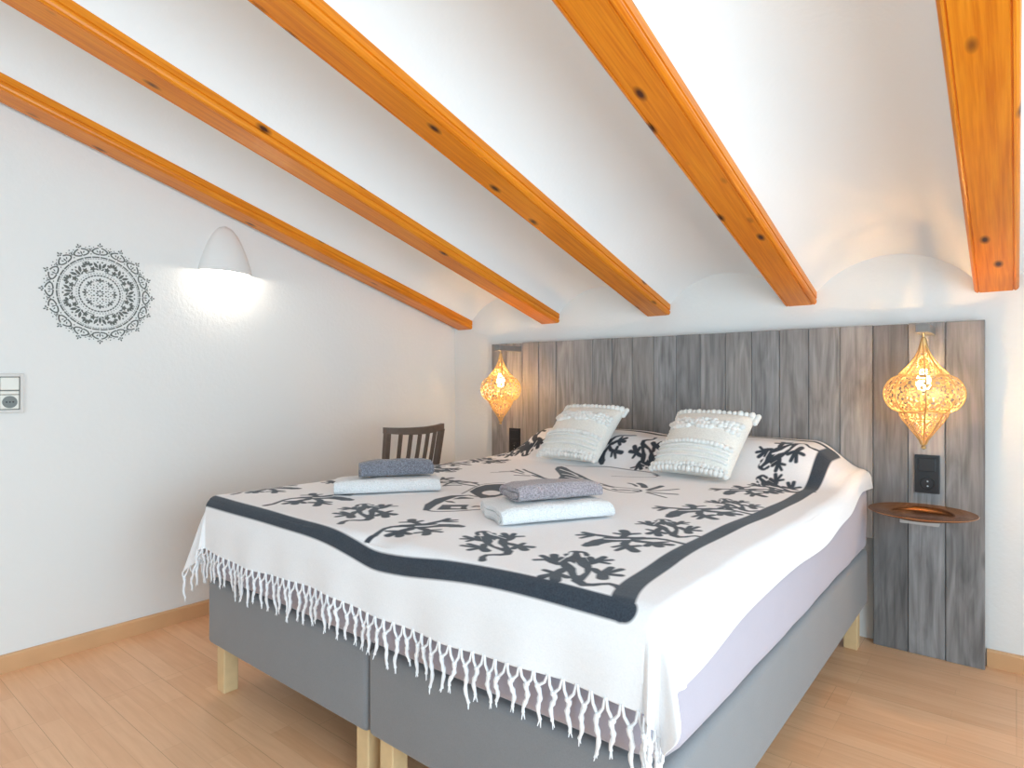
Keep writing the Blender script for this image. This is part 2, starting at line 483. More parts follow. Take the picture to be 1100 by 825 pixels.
# ------------------------------------------------------------------ headboard
YH = 2.685; HX0, HX1, HT = -2.347, -.083, 1.210
head = thing('headboard', 'wide headboard of grey weathered vertical planks standing against the wall behind the bed', 'headboard', ((HX0+HX1)/2, YH+.02, 0))
bm = BM()
lt = bm.faces.layers.float_color.new('tone'); ls = bm.faces.layers.float.new('seed')
NB = 20; bw = (HX1-HX0)/NB
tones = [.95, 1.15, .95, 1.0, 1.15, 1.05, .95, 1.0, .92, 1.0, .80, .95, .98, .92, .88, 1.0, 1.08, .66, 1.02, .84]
rnd = random.Random(3)
for i in range(NB):
    z0 = 0 if (i >= 17 or i < 3) else .40
    t = bmesh.new()
    dx = rnd.uniform(-.0006, .0006); dy = rnd.uniform(-.002, .002)
    bmesh.ops.create_cube(t, size=1)
    a, b = HX0 + bw*i + .0010, HX0 + bw*(i+1) - .0010
    zt = HT + rnd.uniform(-.002, .002)
    t.transform(Matrix.Translation(((a+b)/2, YH+.010+dy, (z0+zt)/2)) @ Matrix.Diagonal((b-a, .020, zt-z0, 1)))
    bmesh.ops.bevel(t, geom=t.edges[:], offset=.0016, segments=1, affect='EDGES')
    a0 = t.faces.layers.float_color.new('tone'); a1 = t.faces.layers.float.new('seed')
    w = rnd.uniform(-.03, .03)
    for f in t.faces:
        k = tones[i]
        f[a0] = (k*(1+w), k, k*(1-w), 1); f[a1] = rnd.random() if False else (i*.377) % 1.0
    merge(bm, t)
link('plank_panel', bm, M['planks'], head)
for z in (.55, 1.12):
    bm = BM(); box(bm, HX0+.02, HX1-.02, YH+.0205, YH+.049, z-.03, z+.03); link('rear_batten', bm, M['blockgrey'], head)
def bracket(x, z, y0, w=.042, h=.028):
    bm = BM(); box(bm, x-w/2, x+w/2, y0, YH+.002, z-h/2, z+h/2, .002)
    return link('lamp_bracket', bm, M['blockgrey'], head)
LXR, LXL, LY = -.2466, -2.147, 2.530
bracket(LXR, 1.178, 2.50); bracket(LXL, 1.176, 2.50)

# ------------------------------------------------------------------ hanging lanterns
def lantern(x, y, ztop, zbot, label, n, rmax, phase):
    t = thing('hanging_lantern', label, 'lantern', (x, y, zbot), 'lanterns hanging from the headboard')
    Ht = ztop - zbot
    def seg(prof, name):
        """faceted pierced shell: ribs at the n corners, panels bulge between"""
        bm = BM(); uvl = bm.loops.layers.uv.new('uv'); sl = bm.faces.layers.float.new('solid')
        K = 8; R = len(prof)
        zs = [p[1] for p in prof]; zc_ = (zs[0]+zs[-1])/2; rm = max(p[0] for p in prof)
        arc = [0]
        for a, b in zip(prof, prof[1:]): arc.append(arc[-1] + math.hypot(b[0]-a[0], b[1]-a[1]))
        pw = 2*math.pi*rm/n/2
        for s in range(n):
            g = []
            for i, (r, z) in enumerate(prof):
                row = []
                for k in range(K+1):
                    f = k/K; th = phase + 2*math.pi*(s+f)/n
                    flat = math.cos(math.pi/n)/math.cos((f-.5)*2*math.pi/n)      # straight side
                    bul = flat*(.55) + .45*1.0 + .05*math.sin(math.pi*f)*min(1, r/rm)
                    rr = r*bul
                    row.append((bm.verts.new((x+rr*math.cos(th), y+rr*math.sin(th), z)), (f-.5)*2*pw*(r/rm)/pw, (arc[i]-arc[-1]/2)/pw, f))
                g.append(row)
            for i in range(R-1):
                for k in range(K):
                    q = (g[i][k], g[i][k+1], g[i+1][k+1], g[i+1][k])
                    fc = bm.faces.new([v[0] for v in q]); fc[sl] = 0.
                    for lp, v in zip(fc.loops, q): lp[uvl].uv = (v[1], v[2])
        return link(name, bm, M['lace'], t, smooth=True, angle=50)
    def ribs(prof, bm, r=.0026):
        for s in range(n):
            th = phase + 2*math.pi*s/n
            tube(bm, [(x+(rr+.001)*math.cos(th), y+(rr+.001)*math.sin(th), z) for rr, z in prof], r, 6)
    z1 = zbot + Ht*.66; z2 = zbot + Ht*.33
    rn = rmax*.60
    up = [(.007, ztop-Ht*.05), (.012, ztop-Ht*.11), (.022, ztop-Ht*.17), (.035, ztop-Ht*.225), (rn*.72, ztop-Ht*.275), (rn*.93, ztop-Ht*.315), (rn, z1+.004), (rn, z1)]
    mid = [(rn, z1)] + [(rn + (rmax-rn)*math.sin(math.pi*k/12)**.55, z1 + (z2-z1)*k/12) for k in range(1, 12)] + [(rn, z2)]
    low = [(rn, z2), (rn*.97, z2-.012), (rn*.84, z2-.028), (rn*.60, z2-.052), (rn*.38, z2-.073), (rn*.18, z2-.093), (.006, zbot+.016)]
    uo = seg(up, 'upper_cone'); mo = seg(mid, 'belly'); lo_ = seg(low, 'lower_cone')
    bm = BM(); ribs(up, bm); ribs(mid, bm); ribs(low, bm)
    link('rib_frame', bm, M['wire'], t, smooth=True, angle=60)
    for z in (z1, z2):
        bm = BM()
        tube(bm, [(x+(rn+.002)*math.cos(2*math.pi*k/24), y+(rn+.002)*math.sin(2*math.pi*k/24), z) for k in range(24)], .0030, 6, closed=True)
        link('ring_band', bm, M['wire'], t, smooth=True, angle=60)
    bm = BM(); lathe(bm, [(.0015, 0), (.007, .003), (.008, .008), (.004, .014), (.006, .018)], (x, y, zbot), 14)
    link('finial', bm, M['wire'], t, smooth=True)
    bm = BM(); lathe(bm, [(.010, ztop-Ht*.075), (.0095, ztop-Ht*.03), (.006, ztop-Ht*.005), (.003, ztop)], (x, y, 0), 14)
    link('top_cap', bm, M['wire'], t, smooth=True)
    bm = BM(); zb = 1.164
    tube(bm, [(x, y, ztop-.002), (x, y, zb)], .0030, 6)
    link('hanging_cord', bm, M['wire'], t)
    bm = BM(); zb0 = zbot + Ht*.60
    lathe(bm, [(.004, -.030), (.015, -.024), (.0215, -.010), (.0225, .004), (.018, .020), (.011, .034), (.009, .045)], (x, y, zb0), 18)
    b = link('bulb', bm, M['bulb'], t, smooth=True)
    bm = BM(); lathe(bm, [(.010, .045), (.012, .047), (.012, .075), (.006, .080)], (x, y, zb0), 14)
    link('bulb_socket', bm, M['wire'], t)
    L = bpy.data.lights.new('lantern_light', 'POINT'); L.energy = LAMP_W; L.color = (1, .53, .19); L.shadow_soft_size = .028
    lo2 = bpy.data.objects.new('lantern_light', L); C.objects.link(lo2); lo2.location = Vector((x, y, zb0 + .004))*H
    b.visible_shadow = True
    return t
LAMP_W = 95.0
lantern(LXR, LY, 1.150, .765, 'lit brass lantern of pierced sheet hanging above the black socket and copper tray', 8, .117, .16)
lantern(LXL, LY, 1.150, .765, 'lit brass wire lantern hanging on the headboard end nearest the chair', 6, .112, .35)

# ------------------------------------------------------------------ sockets on the headboard
def black_socket(x, z0, z1, label):
    t = thing('wall_socket', label, 'socket', (x, YH, z0), 'black switch and socket plates')
    w = .0375
    bm = BM(); box(bm, x-w, x+w, YH-.010, YH+.001, z0, z1, .0015); link('cover_plate', bm, M['black'], t)
    zm = (z0+z1)/2
    bm = BM(); box(bm, x-.026, x+.026, YH-.014, YH-.0095, zm+.010, zm+.058, .0015); link('light_switch', bm, M['black'], t)
    bm = BM(); c = (0, 0, 0)
    tmp = bmesh.new(); lathe(tmp, [(.025, 0), (.025, .004), (.0215, .004), (.0200, .0005)], c, 28)
    tmp.transform(Matrix.Translation((x, YH-.0098, zm-.034)) @ Matrix.Rotation(math.pi/2, 4, 'X')); merge(bm, tmp)
    s = link('socket_outlet', bm, M['black'], t, smooth=True)
    for dz in (.0085, -.0085):
        bm = BM()
        tmp = bmesh.new(); lathe(tmp, [(.0026, 0), (.0026, .003)], c, 10)
        tmp.transform(Matrix.Translation((x+.002, YH-.0105, zm-.034+dz)) @ Matrix.Rotation(math.pi/2, 4, 'X')); merge(bm, tmp)
        link('earth_pin', bm, M['steel'], s)
black_socket(-.2500, .594, .731, 'black double switch and socket plate above the copper tray')
black_socket(-2.170, .594, .735, 'black wall plate half hidden by the bed under the lantern near the chair')

# ------------------------------------------------------------------ copper tray shelf
TX, TY, TZ = -.252, 2.525, .547
t = thing('copper_tray', 'round copper tray fixed as a bedside shelf on the grey planks', 'tray shelf', (TX, TY, TZ-.03))
bm = BM()
prof = [(0.0001, -.012), (.085, -.012), (.095, -.006), (.100, 0), (.150, .003), (.158, .006), (.1595, .0045), (.152, -.0005), (.101, -.004), (.096, -.010), (.087, -.016), (.0001, -.016)]
lathe(bm, prof, (TX, TY, TZ), 64, close=False)
link('tray_dish', bm, M['copper'], t, smooth=True, angle=50)
bm = BM(); box(bm, TX-.060, TX+.052, TY-.03, YH+.001, TZ-.036, TZ-.0161, .002); link('support_block', bm, plain('pale_wood', (.52, .50, .48), .6, bump_scale=40, bump_str=.1, var=.1), t)

# ------------------------------------------------------------------ switch plate on the left wall
def wy(y0, y1, z0, z1, d0, d1, bev=.002):
    bm = BM(); box(bm, XL+d0, XL+d1, y0, y1, z0, z1, bev); return bm
t = thing('switch_plate', 'framed light switch and power socket plate on the white wall below the mandala', 'switch', (XL, .52, .889))
y0, y1, z0, z1 = .455, .590, .889, 1.025
bm = BM()
for a, b, c, d in ((y0+.0102, y1-.0102, z0, z0+.011), (y0+.0102, y1-.0102, z1-.011, z1), (y0, y0+.011, z0, z1), (y1-.011, y1, z0, z1)):
    box(bm, XL, XL+.011, a, b, c, d, .0009)
fr = link('frame', bm, M['plateframe'], t)
link('back_plate', wy(y0+.008, y1-.008, z0+.008, z1-.008, 0, .004), M['sockgrey'], t)
ym = (y0+y1)/2; zm = (z0+z1)/2
for k, (a, b) in enumerate(((y0+.0135, ym-.002), (ym+.002, y1-.0135))):
    link('rocker_switch', wy(a, b, zm+.011, z1-.0135, .004, .012, .003), M['offwhite'], t)
    link('label_strip', wy(a, b, zm-.004, zm+.0075, .004, .009), M['offwhite'], t)
    s = link('socket_face', wy(a, b, z0+.0135, zm-.006, .004, .009), M['offwhite'], t)
    bm = BM(); tmp = bmesh.new(); lathe(tmp, [(.021, 0), (.021, .001), (.0001, .001)], (0, 0, 0), 24, close=False)
    tmp.transform(Matrix.Translation((XL+.0091, (a+b)/2, (z0+.0135+zm-.006)/2)) @ Matrix.Rotation(math.pi/2, 4, 'Y')); merge(bm, tmp)
    link('socket_well', bm, M['sockgrey'], s)
    for dy in (-.009, 0, .009):
        bm = BM()
        tmp = bmesh.new(); lathe(tmp, [(.0028, 0), (.0028, .001), (.0001, .001)], (0, 0, 0), 10, close=False)
        tmp.transform(Matrix.Translation((XL+.0103, (a+b)/2+dy, (z0+.0135+zm-.006)/2)) @ Matrix.Rotation(math.pi/2, 4, 'Y')); merge(bm, tmp)
        link('pin_hole', bm, M['black'], s)

# ------------------------------------------------------------------ sconce
t = thing('wall_sconce', 'lit white plaster sconce shaped like an arch on the white wall', 'wall lamp', (XL, 1.302, 1.473))
bm = BM(); SY, SZ = 1.302, 1.473; NS, NT = 20, 20
def sc_pt(s, th, k):
    w = .119*k*math.sqrt(max(0, 1-s**1.08)); d = .060*k*math.sqrt(max(0, 1-s**1.1))
    return (XL + d*math.sin(th), SY - w*math.cos(th), SZ + .205*s*(k if k < 1 else 1))
outer = [[bm.verts.new(sc_pt(i/NS, math.pi*j/NT, 1)) for j in range(NT+1)] for i in range(NS+1)]
inner = [[bm.verts.new(sc_pt(i/NS, math.pi*j/NT, .95)) for j in range(NT+1)] for i in range(NS+1)]
for i in range(NS):
    for j in range(NT):
        bm.faces.new((outer[i][j], outer[i][j+1], outer[i+1][j+1], outer[i+1][j])); bm.faces.new((inner[i][j], inner[i+1][j], inner[i+1][j+1], inner[i][j+1]))
for j in range(NT): bm.faces.new((outer[0][j], inner[0][j], inner[0][j+1], outer[0][j+1]))
bmesh.ops.remove_doubles(bm, verts=bm.verts, dist=1e-5)
link('shade', bm, M['sconce'], t, smooth=True, angle=50)
bm = BM(); lathe(bm, [(.003, -.026), (.010, -.022), (.016, -.008), (.015, .006), (.010, .022), (.008, .034)], (XL+.026, SY, SZ+.045), 16)
link('bulb', bm, M['led'], t, smooth=True)
bm = BM(); tube(bm, [(XL, SY, SZ+.095), (XL+.026, SY, SZ+.095), (XL+.026, SY, SZ+.078)], .008, 10); link('lamp_holder', bm, M['offwhite'], t)
L = bpy.data.lights.new('sconce_light', 'POINT'); L.energy = 5.5; L.color = (1, .88, .74); L.shadow_soft_size = .02
o = bpy.data.objects.new('sconce_light', L); C.objects.link(o); o.location = Vector((XL+.030, SY, SZ+.008))*H

# ------------------------------------------------------------------ mandala stencil
bm = BM(); MY, MZ, MR = .823, 1.330, .186
def flat(pts):
    lo_ = [bm.verts.new((XL+.0004, MY + MR*p[0], MZ + MR*p[1])) for p in pts]; up_ = [bm.verts.new((XL+.0012, MY + MR*p[0], MZ + MR*p[1])) for p in pts]
    n = len(pts)
    bm.faces.new(up_)
    for k in range(n): bm.faces.new((lo_[k], lo_[(k+1) % n], up_[(k+1) % n], up_[k]))
def pol(r, a): return (r*math.sin(a), r*math.cos(a))
def dot(r, a, s, k=8): s *= 1.25; cx, cy = pol(r, a); flat([(cx+s*math.cos(2*math.pi*i/k), cy+s*math.sin(2*math.pi*i/k)) for i in range(k)])
def leaf(r, a, ln, wd, tilt=0):
    cx, cy = pol(r, a); d = a + tilt; ux, uy = math.sin(d), math.cos(d); vx, vy = uy, -ux
    flat([(cx+ux*ln*p+vx*wd*q, cy+uy*ln*p+vy*wd*q) for p, q in ((-.5, 0), (-.2, .42), (.15, .42), (.5, 0), (.15, -.42), (-.2, -.42))])
def arcstroke(r, w, a0, a1, k=10, ctr=None):
    p = [pol(r+w/2, a0+(a1-a0)*i/k) for i in range(k+1)] + [pol(r-w/2, a1-(a1-a0)*i/k) for i in range(k+1)]
    if ctr: p = [(x_+ctr[0], y_+ctr[1]) for x_, y_ in p]
    flat(p)
T = 2*math.pi
for k in range(8): leaf(.055, T*k/8, .05, .035); dot(.115, T*(k+.5)/8, .013)
for k in range(16): dot(.155, T*k/16, .010); leaf(.195, T*(k+.5)/16, .035, .022)
for k in range(8):
    a = T*k/8
    leaf(.275, a, .085, .05); leaf(.268, a-.17, .075, .035, -.7); leaf(.268, a+.17, .075, .035, .7); dot(.225, a, .012)
    for q in (-.28, -.39, .28): dot(.255+.03*(abs(q) > .3), a+q, .009)
for k in range(40): arcstroke(.365, .026, T*k/40+.01, T*(k+1)/40-.03, 3)
for k in range(48): dot(.410, T*k/48, .008, 6)
for k in range(8):
    a = T*k/8
    leaf(.545, a, .15, .055); leaf(.575, a-.13, .14, .06, -.45); leaf(.575, a+.13, .14, .06, .45); leaf(.49, a-.10, .07, .035, -1.0); leaf(.49, a+.10, .07, .035, 1.0); dot(.635, a-.065, .014); dot(.635, a+.065, .014)
    b = T*(k+.5)/8
    for q in range(5):
        th = b + (q-2)*.55; c0 = pol(.55, b); cx, cy = c0[0]+.075*math.sin(th), c0[1]+.075*math.cos(th)
        ux, uy = math.sin(th), math.cos(th); vx, vy = uy, -ux
        flat([(cx+ux*.085*p+vx*.042*w_, cy+uy*.085*p+vy*.042*w_) for p, w_ in ((-.5, 0), (-.1, .5), (.3, .5), (.5, 0), (.3, -.5), (-.1, -.5))])
    for sgn in (-1, 1):
        dot(.505, b+sgn*.14, .030); 
        for q in range(5):
            c0 = pol(.505, b+sgn*.14); cx, cy = c0[0]+.044*math.cos(T*q/5), c0[1]+.044*math.sin(T*q/5)
            flat([(cx+.012*math.cos(T*i/6), cy+.012*math.sin(T*i/6)) for i in range(6)])
    for q in range(-3, 4): dot(.450, b+q*.052, .009, 6)
    for q in range(4): dot(.665, b+(q-1.5)*.05, .008, 6)
for k in range(32): arcstroke(.735, .026, T*k/32+.012, T*(k+1)/32-.012, 6)
for k in range(96): arcstroke(.703, .010, T*k/96+.012, T*(k+1)/96-.012, 2)
for k in range(16):
    a = T*k/16
    for sgn in (-1, 1):            # heart shaped loops
        pts = [(.790, .012), (.80, .09), (.825, .150), (.870, .150), (.905, .095), (.925, .028)]
        for p, q in zip(pts, pts[1:]):
            A = pol(p[0], a+sgn*p[1]); B = pol(q[0], a+sgn*q[1])
            dx, dy = B[0]-A[0], B[1]-A[1]; l = math.hypot(dx, dy); nx, ny = -dy/l*.0125, dx/l*.0125
            flat([(A[0]+nx, A[1]+ny), (B[0]+nx, B[1]+ny), (B[0]-nx, B[1]-ny), (A[0]-nx, A[1]-ny)])
        leaf(.855, a+sgn*.055, .055, .024, sgn*.5)
        dot(.972, a+sgn*.034, .014, 6); dot(.935, a+sgn*.12, .009, 6); dot(.905, a+sgn*.165, .009, 6)
    leaf(.850, a, .07, .03); dot(.808, a, .010); leaf(1.005, a, .055, .030); dot(.955, a, .012)
    b = a + T/32
    leaf(.885, b, .07, .03); leaf(.86, b-.03, .05, .02, -.6); leaf(.86, b+.03, .05, .02, .6); dot(.955, b, .010, 6); dot(.80, b, .010)
o = link('wall_stencil', bm, M['ink'], origin=(XL, MY, MZ))
tag(o, 'dark grey lace mandala stencilled on the white wall', 'wall decal')

# ------------------------------------------------------------------ bed
BX0, BX1, BXM, BY0, BY1 = -2.022, -.436, -1.200, .920, 2.665
ZB0, ZB1 = .154, .363
def rbox(bm, x0, x1, y0, y1, z0, z1, r, seg=4, cuts=6):
    t = bmesh.new(); bmesh.ops.create_cube(t, size=1)
    t.transform(Matrix.Translation(((x0+x1)/2, (y0+y1)/2, (z0+z1)/2)) @ Matrix.Diagonal((x1-x0, y1-y0, z1-z0, 1)))
    bmesh.ops.bevel(t, geom=t.edges[:], offset=r, segments=seg, affect='EDGES', profile=.5)
    merge(bm, t)
LEG = .047
for k, (a, b, lab) in enumerate(((BX0, BXM-.002, 'grey upholstered box spring on wooden legs nearest the chair and sconce wall'),
                                (BXM+.002, BX1, 'grey upholstered box spring on wooden legs beside the copper tray'))):
    t = thing('box_spring', lab, 'bed base', ((a+b)/2, (BY0+BY1)/2, 0), 'paired bed bases')
    bm = BM(); rbox(bm, a, b, BY0, BY1, ZB0, ZB1, .017, 4)
    link('upholstered_box', bm, M['box'], t, smooth=True, angle=60)
    ins = .020
    for lx in (a+ins, b-ins-LEG):
        for ly in (BY0+.022, BY1-ins-LEG-.02):
            bm = BM(); box(bm, lx, lx+LEG, ly, ly+LEG, 0, ZB0+.003, .003)
            link('leg', bm, M['legwood'], t)

# mattress in its sheet
TOP = .626
bm = BM()
x0, x1, y0, y1, z0, z1 = BX0-.004, BX1+.003, BY0-.002, BY1-.002, ZB1+.0008, TOP-.006
NX, NY, NZ = 40, 44, 10
t_ = bmesh.new(); bmesh.ops.create_cube(t_, size=1)
bmesh.ops.subdivide_edges(t_, edges=t_.edges[:], cuts=23, use_grid_fill=True)
for v in t_.verts:
    X, Y, Z = v.co*2
    wx, wy_, wz = (x1-x0)/2, (y1-y0)/2, (z1-z0)/2
    r = .040
    px, py, pz = X*wx, Y*wy_, Z*wz
    q = Vector((max(abs(px)-(wx-r), 0), max(abs(py)-(wy_-r), 0), max(abs(pz)-(wz-r), 0)))
    if q.length > r:
        q2 = q*(r/q.length)
        px = math.copysign(min(abs(px), wx-r)+q2.x, px); py = math.copysign(min(abs(py), wy_-r)+q2.y, py); pz = math.copysign(min(abs(pz), wz-r)+q2.z, pz)
    P = Vector((px+(x0+x1)/2, py+(y0+y1)/2, pz+(z0+z1)/2))
    if q.z < r*.7:
        nn = noise.noise(P*5.0)*.006 + noise.noise(Vector((P.x*11, P.y*11, P.z*3)))*.002
        # the sheet pulls in slightly above the seam
        nn = min(nn - .003, .001)
        if abs(px) > wx-.02: P.x += math.copysign(nn, px)
        if abs(py) > wy_-.02: P.y += math.copysign(nn, py)
    v.co = P
merge(bm, t_)
o = link('mattress', bm, M['sheet'], origin=((x0+x1)/2, (y0+y1)/2, z0), smooth=True, angle=0)
tag(o, 'deep double mattress in a mauve fitted sheet on the grey bed bases', 'mattress')

# ------------------------------------------------------------------ the printed throw: its drape
EX0, EX1, EY0, RR = -1.995, -.464, .946, .040
def rise(u, v):
    r = sstep(2.25, 2.50, v)*.134
    ex = sstep(-2.03, -1.80, u)*(1 - sstep(-.62, -.44, u)*.75)
    dip = 1 - .10*np.exp(-((u+1.22)/.10)**2)
    return r*ex*dip
def drape(u, v):
    u = np.asarray(u, float); v = np.asarray(v, float)
    cx = np.clip(u, EX0, EX1); cy = np.maximum(v, EY0)
    dx = u-cx; dy = v-cy
    L = np.hypot(dx, dy); Ls = np.where(L < 1e-9, 1, L)
    ux, uy = dx/Ls, dy/Ls
    q = RR*math.pi/2
    rest = np.maximum(L-q, 0)
    th = np.minimum(L/RR, math.pi/2)
    out = RR*np.sin(th); drop = RR*(1-np.cos(th)) + rest
    ang = np.arctan2(np.abs(dy), np.abs(dx)+1e-12)
    cor = np.sin(2*ang)                                   # 1 in the middle of a corner
    cor = np.where(L > 1e-9, cor, 0)
    fold = rest*(.16*cor + .20*cor*np.cos(ang*9.0))
    side = rest*np.maximum(.05 + .05*np.sin(u*9.+1.)*np.sin(u*23.) + .04*np.sin(v*14.)*(np.abs(dx) > 0), 0)
    out = out + np.maximum(fold, 0) + side*(1-cor) + .004*sstep(0, .05, rest)
    x = cx+ux*out; y = cy+uy*out
    bump_ = .0025*np.sin(u*7+v*3)*np.sin(v*5-u*2) + .002*np.sin(u*19-v*8)*np.sin(v*13)
    seam = -.010*np.exp(-((u+1.16)/.05)**2)*sstep(1.3, .95, v)
    z = TOP - drop + rise(cx, cy) + (bump_ + seam)*np.where(L < .03, 1, .3) + .003
    return x, y, z
def uL(v): return EX0 - .20 + 0*v
def uR(v): return EX1 + .134 - .030*sstep(1.1, 1.7, v) - .012*np.sin(v*6.) - .012*sstep(2.2, 2.5, v)
def vF(u): return EY0 - .188 + .006*np.sin(u*8.)

# ---- the print: signed distance of the ink in the cloth's own (u, v)
NU, NV = 760, 820
sg = np.linspace(0, 1, NU); tg = np.linspace(0, 1, NV)
S_, T_ = np.meshgrid(sg, tg)
VB = 2.668
U0 = -2.2 + 1.9*S_
V_ = vF(U0) + (VB - vF(U0))*T_
U_ = uL(V_) + (uR(V_) - uL(V_))*S_
D = np.full(U_.shape, .05)
def window(pts, r):
    pts = np.array(pts); m = np.max(r) + .02
    x0, y0 = pts.min(0)-m; x1, y1 = pts.max(0)+m
    ok = (U_ >= x0) & (U_ <= x1) & (V_ >= y0) & (V_ <= y1)
    if not ok.any(): return None
    ii, jj = np.where(ok)
    return slice(ii.min(), ii.max()+1), slice(jj.min(), jj.max()+1)
def stroke(pts, r, erase=False):
    rs = list(r) if isinstance(r, (list, tuple)) else [r]*len(pts)
    w = window(pts, rs)
    if w is None: return
    X, Y = U_[w], V_[w]; d = np.full(X.shape, 1.)
    for (a, b, ra, rb) in zip(pts, pts[1:], rs, rs[1:]):
        bx, by = b[0]-a[0], b[1]-a[1]; l2 = bx*bx+by*by + 1e-12
        t = np.clip(((X-a[0])*bx + (Y-a[1])*by)/l2, 0, 1)
        d = np.minimum(d, np.hypot(X-a[0]-t*bx, Y-a[1]-t*by) - (ra+(rb-ra)*t))
    if erase: D[w] = np.maximum(D[w], -d)
    else: D[w] = np.minimum(D[w], d)
def poly(pts, erase=False):
    w = window(pts, [0.])
    if w is None: return
    X, Y = U_[w], V_[w]; d = np.full(X.shape, 1.); inside = np.zeros(X.shape, bool)
    n = len(pts)
    for i in range(n):
        a, b = pts[i], pts[(i+1) % n]
        bx, by = b[0]-a[0], b[1]-a[1]; l2 = bx*bx+by*by + 1e-12
        t = np.clip(((X-a[0])*bx + (Y-a[1])*by)/l2, 0, 1)
        d = np.minimum(d, np.hypot(X-a[0]-t*bx, Y-a[1]-t*by))
        c = ((a[1] > Y) != (b[1] > Y)) & (X < (b[0]-a[0])*(Y-a[1])/((b[1]-a[1]) or 1e-12) + a[0])
        inside ^= c
    d = np.where(inside, -d, d)
    if erase: D[w] = np.maximum(D[w], -d)
    else: D[w] = np.minimum(D[w], d)
def smooth_pts(pts, k=3):
    for _ in range(k):
        q = [pts[0]]
        for a, b in zip(pts, pts[1:]): q += [(.75*a[0]+.25*b[0], .75*a[1]+.25*b[1]), (.25*a[0]+.75*b[0], .25*a[1]+.75*b[1])]
        pts = q + [pts[-1]]
    return pts
# the pattern's drawing was measured on the photographed cloth: picture point -> cloth point
_X, _Y, _Z = drape(U_, V_)
_dep = -.6328*_X + .7743*_Y; _PX = 550 + 663*(.7743*_X + .6328*_Y)/_dep; _PY = 409 + 663*(1-_Z)/_dep
def pl(px, py):
    e = (_PX-px)**2 + (_PY-py)**2
    near = e < max(2.0, e.min()*1.01)
    d = np.where(near, _dep, 1e9); dm = d.min()
    e = np.where(near & (_dep < dm+.06), e, 1e9)
    k = int(np.argmin(e)); return (float(U_.flat[k]), float(V_.flat[k]))
def crop(s, ox, oy): return lambda p: pl(ox+p[0]/s, oy+p[1]/s)
# gecko drawings, taken once each, normalised to head -> hip
def norm(strokes, head, hip):
    hx, hy = head; ax, ay = head[0]-hip[0], head[1]-hip[1]; L = math.hypot(ax, ay)
    ex, ey = ax/L, ay/L
    f = lambda p: ((p[0]-hx)*ex + (p[1]-hy)*ey, -(p[0]-hx)*ey + (p[1]-hy)*ex)
    return [([f(p) for p in s], r, e) for s, r, e in strokes], L
cA = crop(8.4615, 560, 570)
A_raw = [
 ([(500, 195), (530, 200), (525, 235)], [.018, .019, .016], 0),
 ([(425, 215), (432, 222)], .010, 0), ([(575, 212), (572, 222)], .011, 0),
 ([(480, 240), (410, 290), (420, 320), (470, 375), (490, 430), (530, 468)], [.014, .016, .014, .012, .011, .009], 0),
 ([(525, 240), (575, 305), (588, 345), (570, 390), (530, 440)], [.015, .014, .012, .010, .009], 0),
 ([(505, 448), (560, 482), (640, 488), (720, 484), (800, 480), (870, 500), (915, 535)], [.012, .010, .008, .0065, .0065, .008, .010], 0),
 ([(400, 300), (330, 295), (280, 275)], .010, 0), ([(290, 278), (220, 252), (120, 255)], [.010, .007, .006], 0), ([(265, 262), (190, 220)], [.009, .008], 0), ([(295, 272), (297, 215)], [.010, .010], 0), ([(310, 270), (368, 240)], [.006, .006], 0),
 ([(430, 330), (365, 352), (310, 385)], .011, 0), ([(300, 385), (180, 410)], [.010, .011], 0), ([(300, 380), (205, 352)], [.009, .007], 0), ([(305, 385), (305, 445)], [.013, .012], 0), ([(320, 385), (410, 418)], [.009, .010], 0),
 ([(590, 295), (640, 285), (700, 268)], .010, 0), ([(650, 275), (625, 240)], [.010, .009], 0), ([(690, 268), (755, 238)], [.010, .008], 0), ([(690, 270), (825, 262)], [.008, .006], 0), ([(700, 275), (795, 294)], [.008, .006], 0),
 ([(600, 340), (660, 350), (710, 380), (745, 385)], .010, 0), ([(740, 385), (735, 430)], [.012, .013], 0), ([(740, 385), (820, 332)], [.010, .008], 0), ([(745, 385), (910, 350)], [.009, .008], 0), ([(750, 388), (900, 402)], [.009, .009], 0),
 ([(440, 285), (490, 310), (530, 340), (535, 370), (520, 400)], [.0035, .006, .008, .008, .003], 1),
 ([(455, 195), (440, 215), (410, 228)], .0036, 1), ([(545, 200), (560, 230), (590, 232)], .0036, 1),
]
A_st, A_L = norm([([cA(p) for p in s], r, e) for s, r, e in A_raw], cA((520, 185)), cA((525, 465)))
cB = crop(7.857, 370, 520)
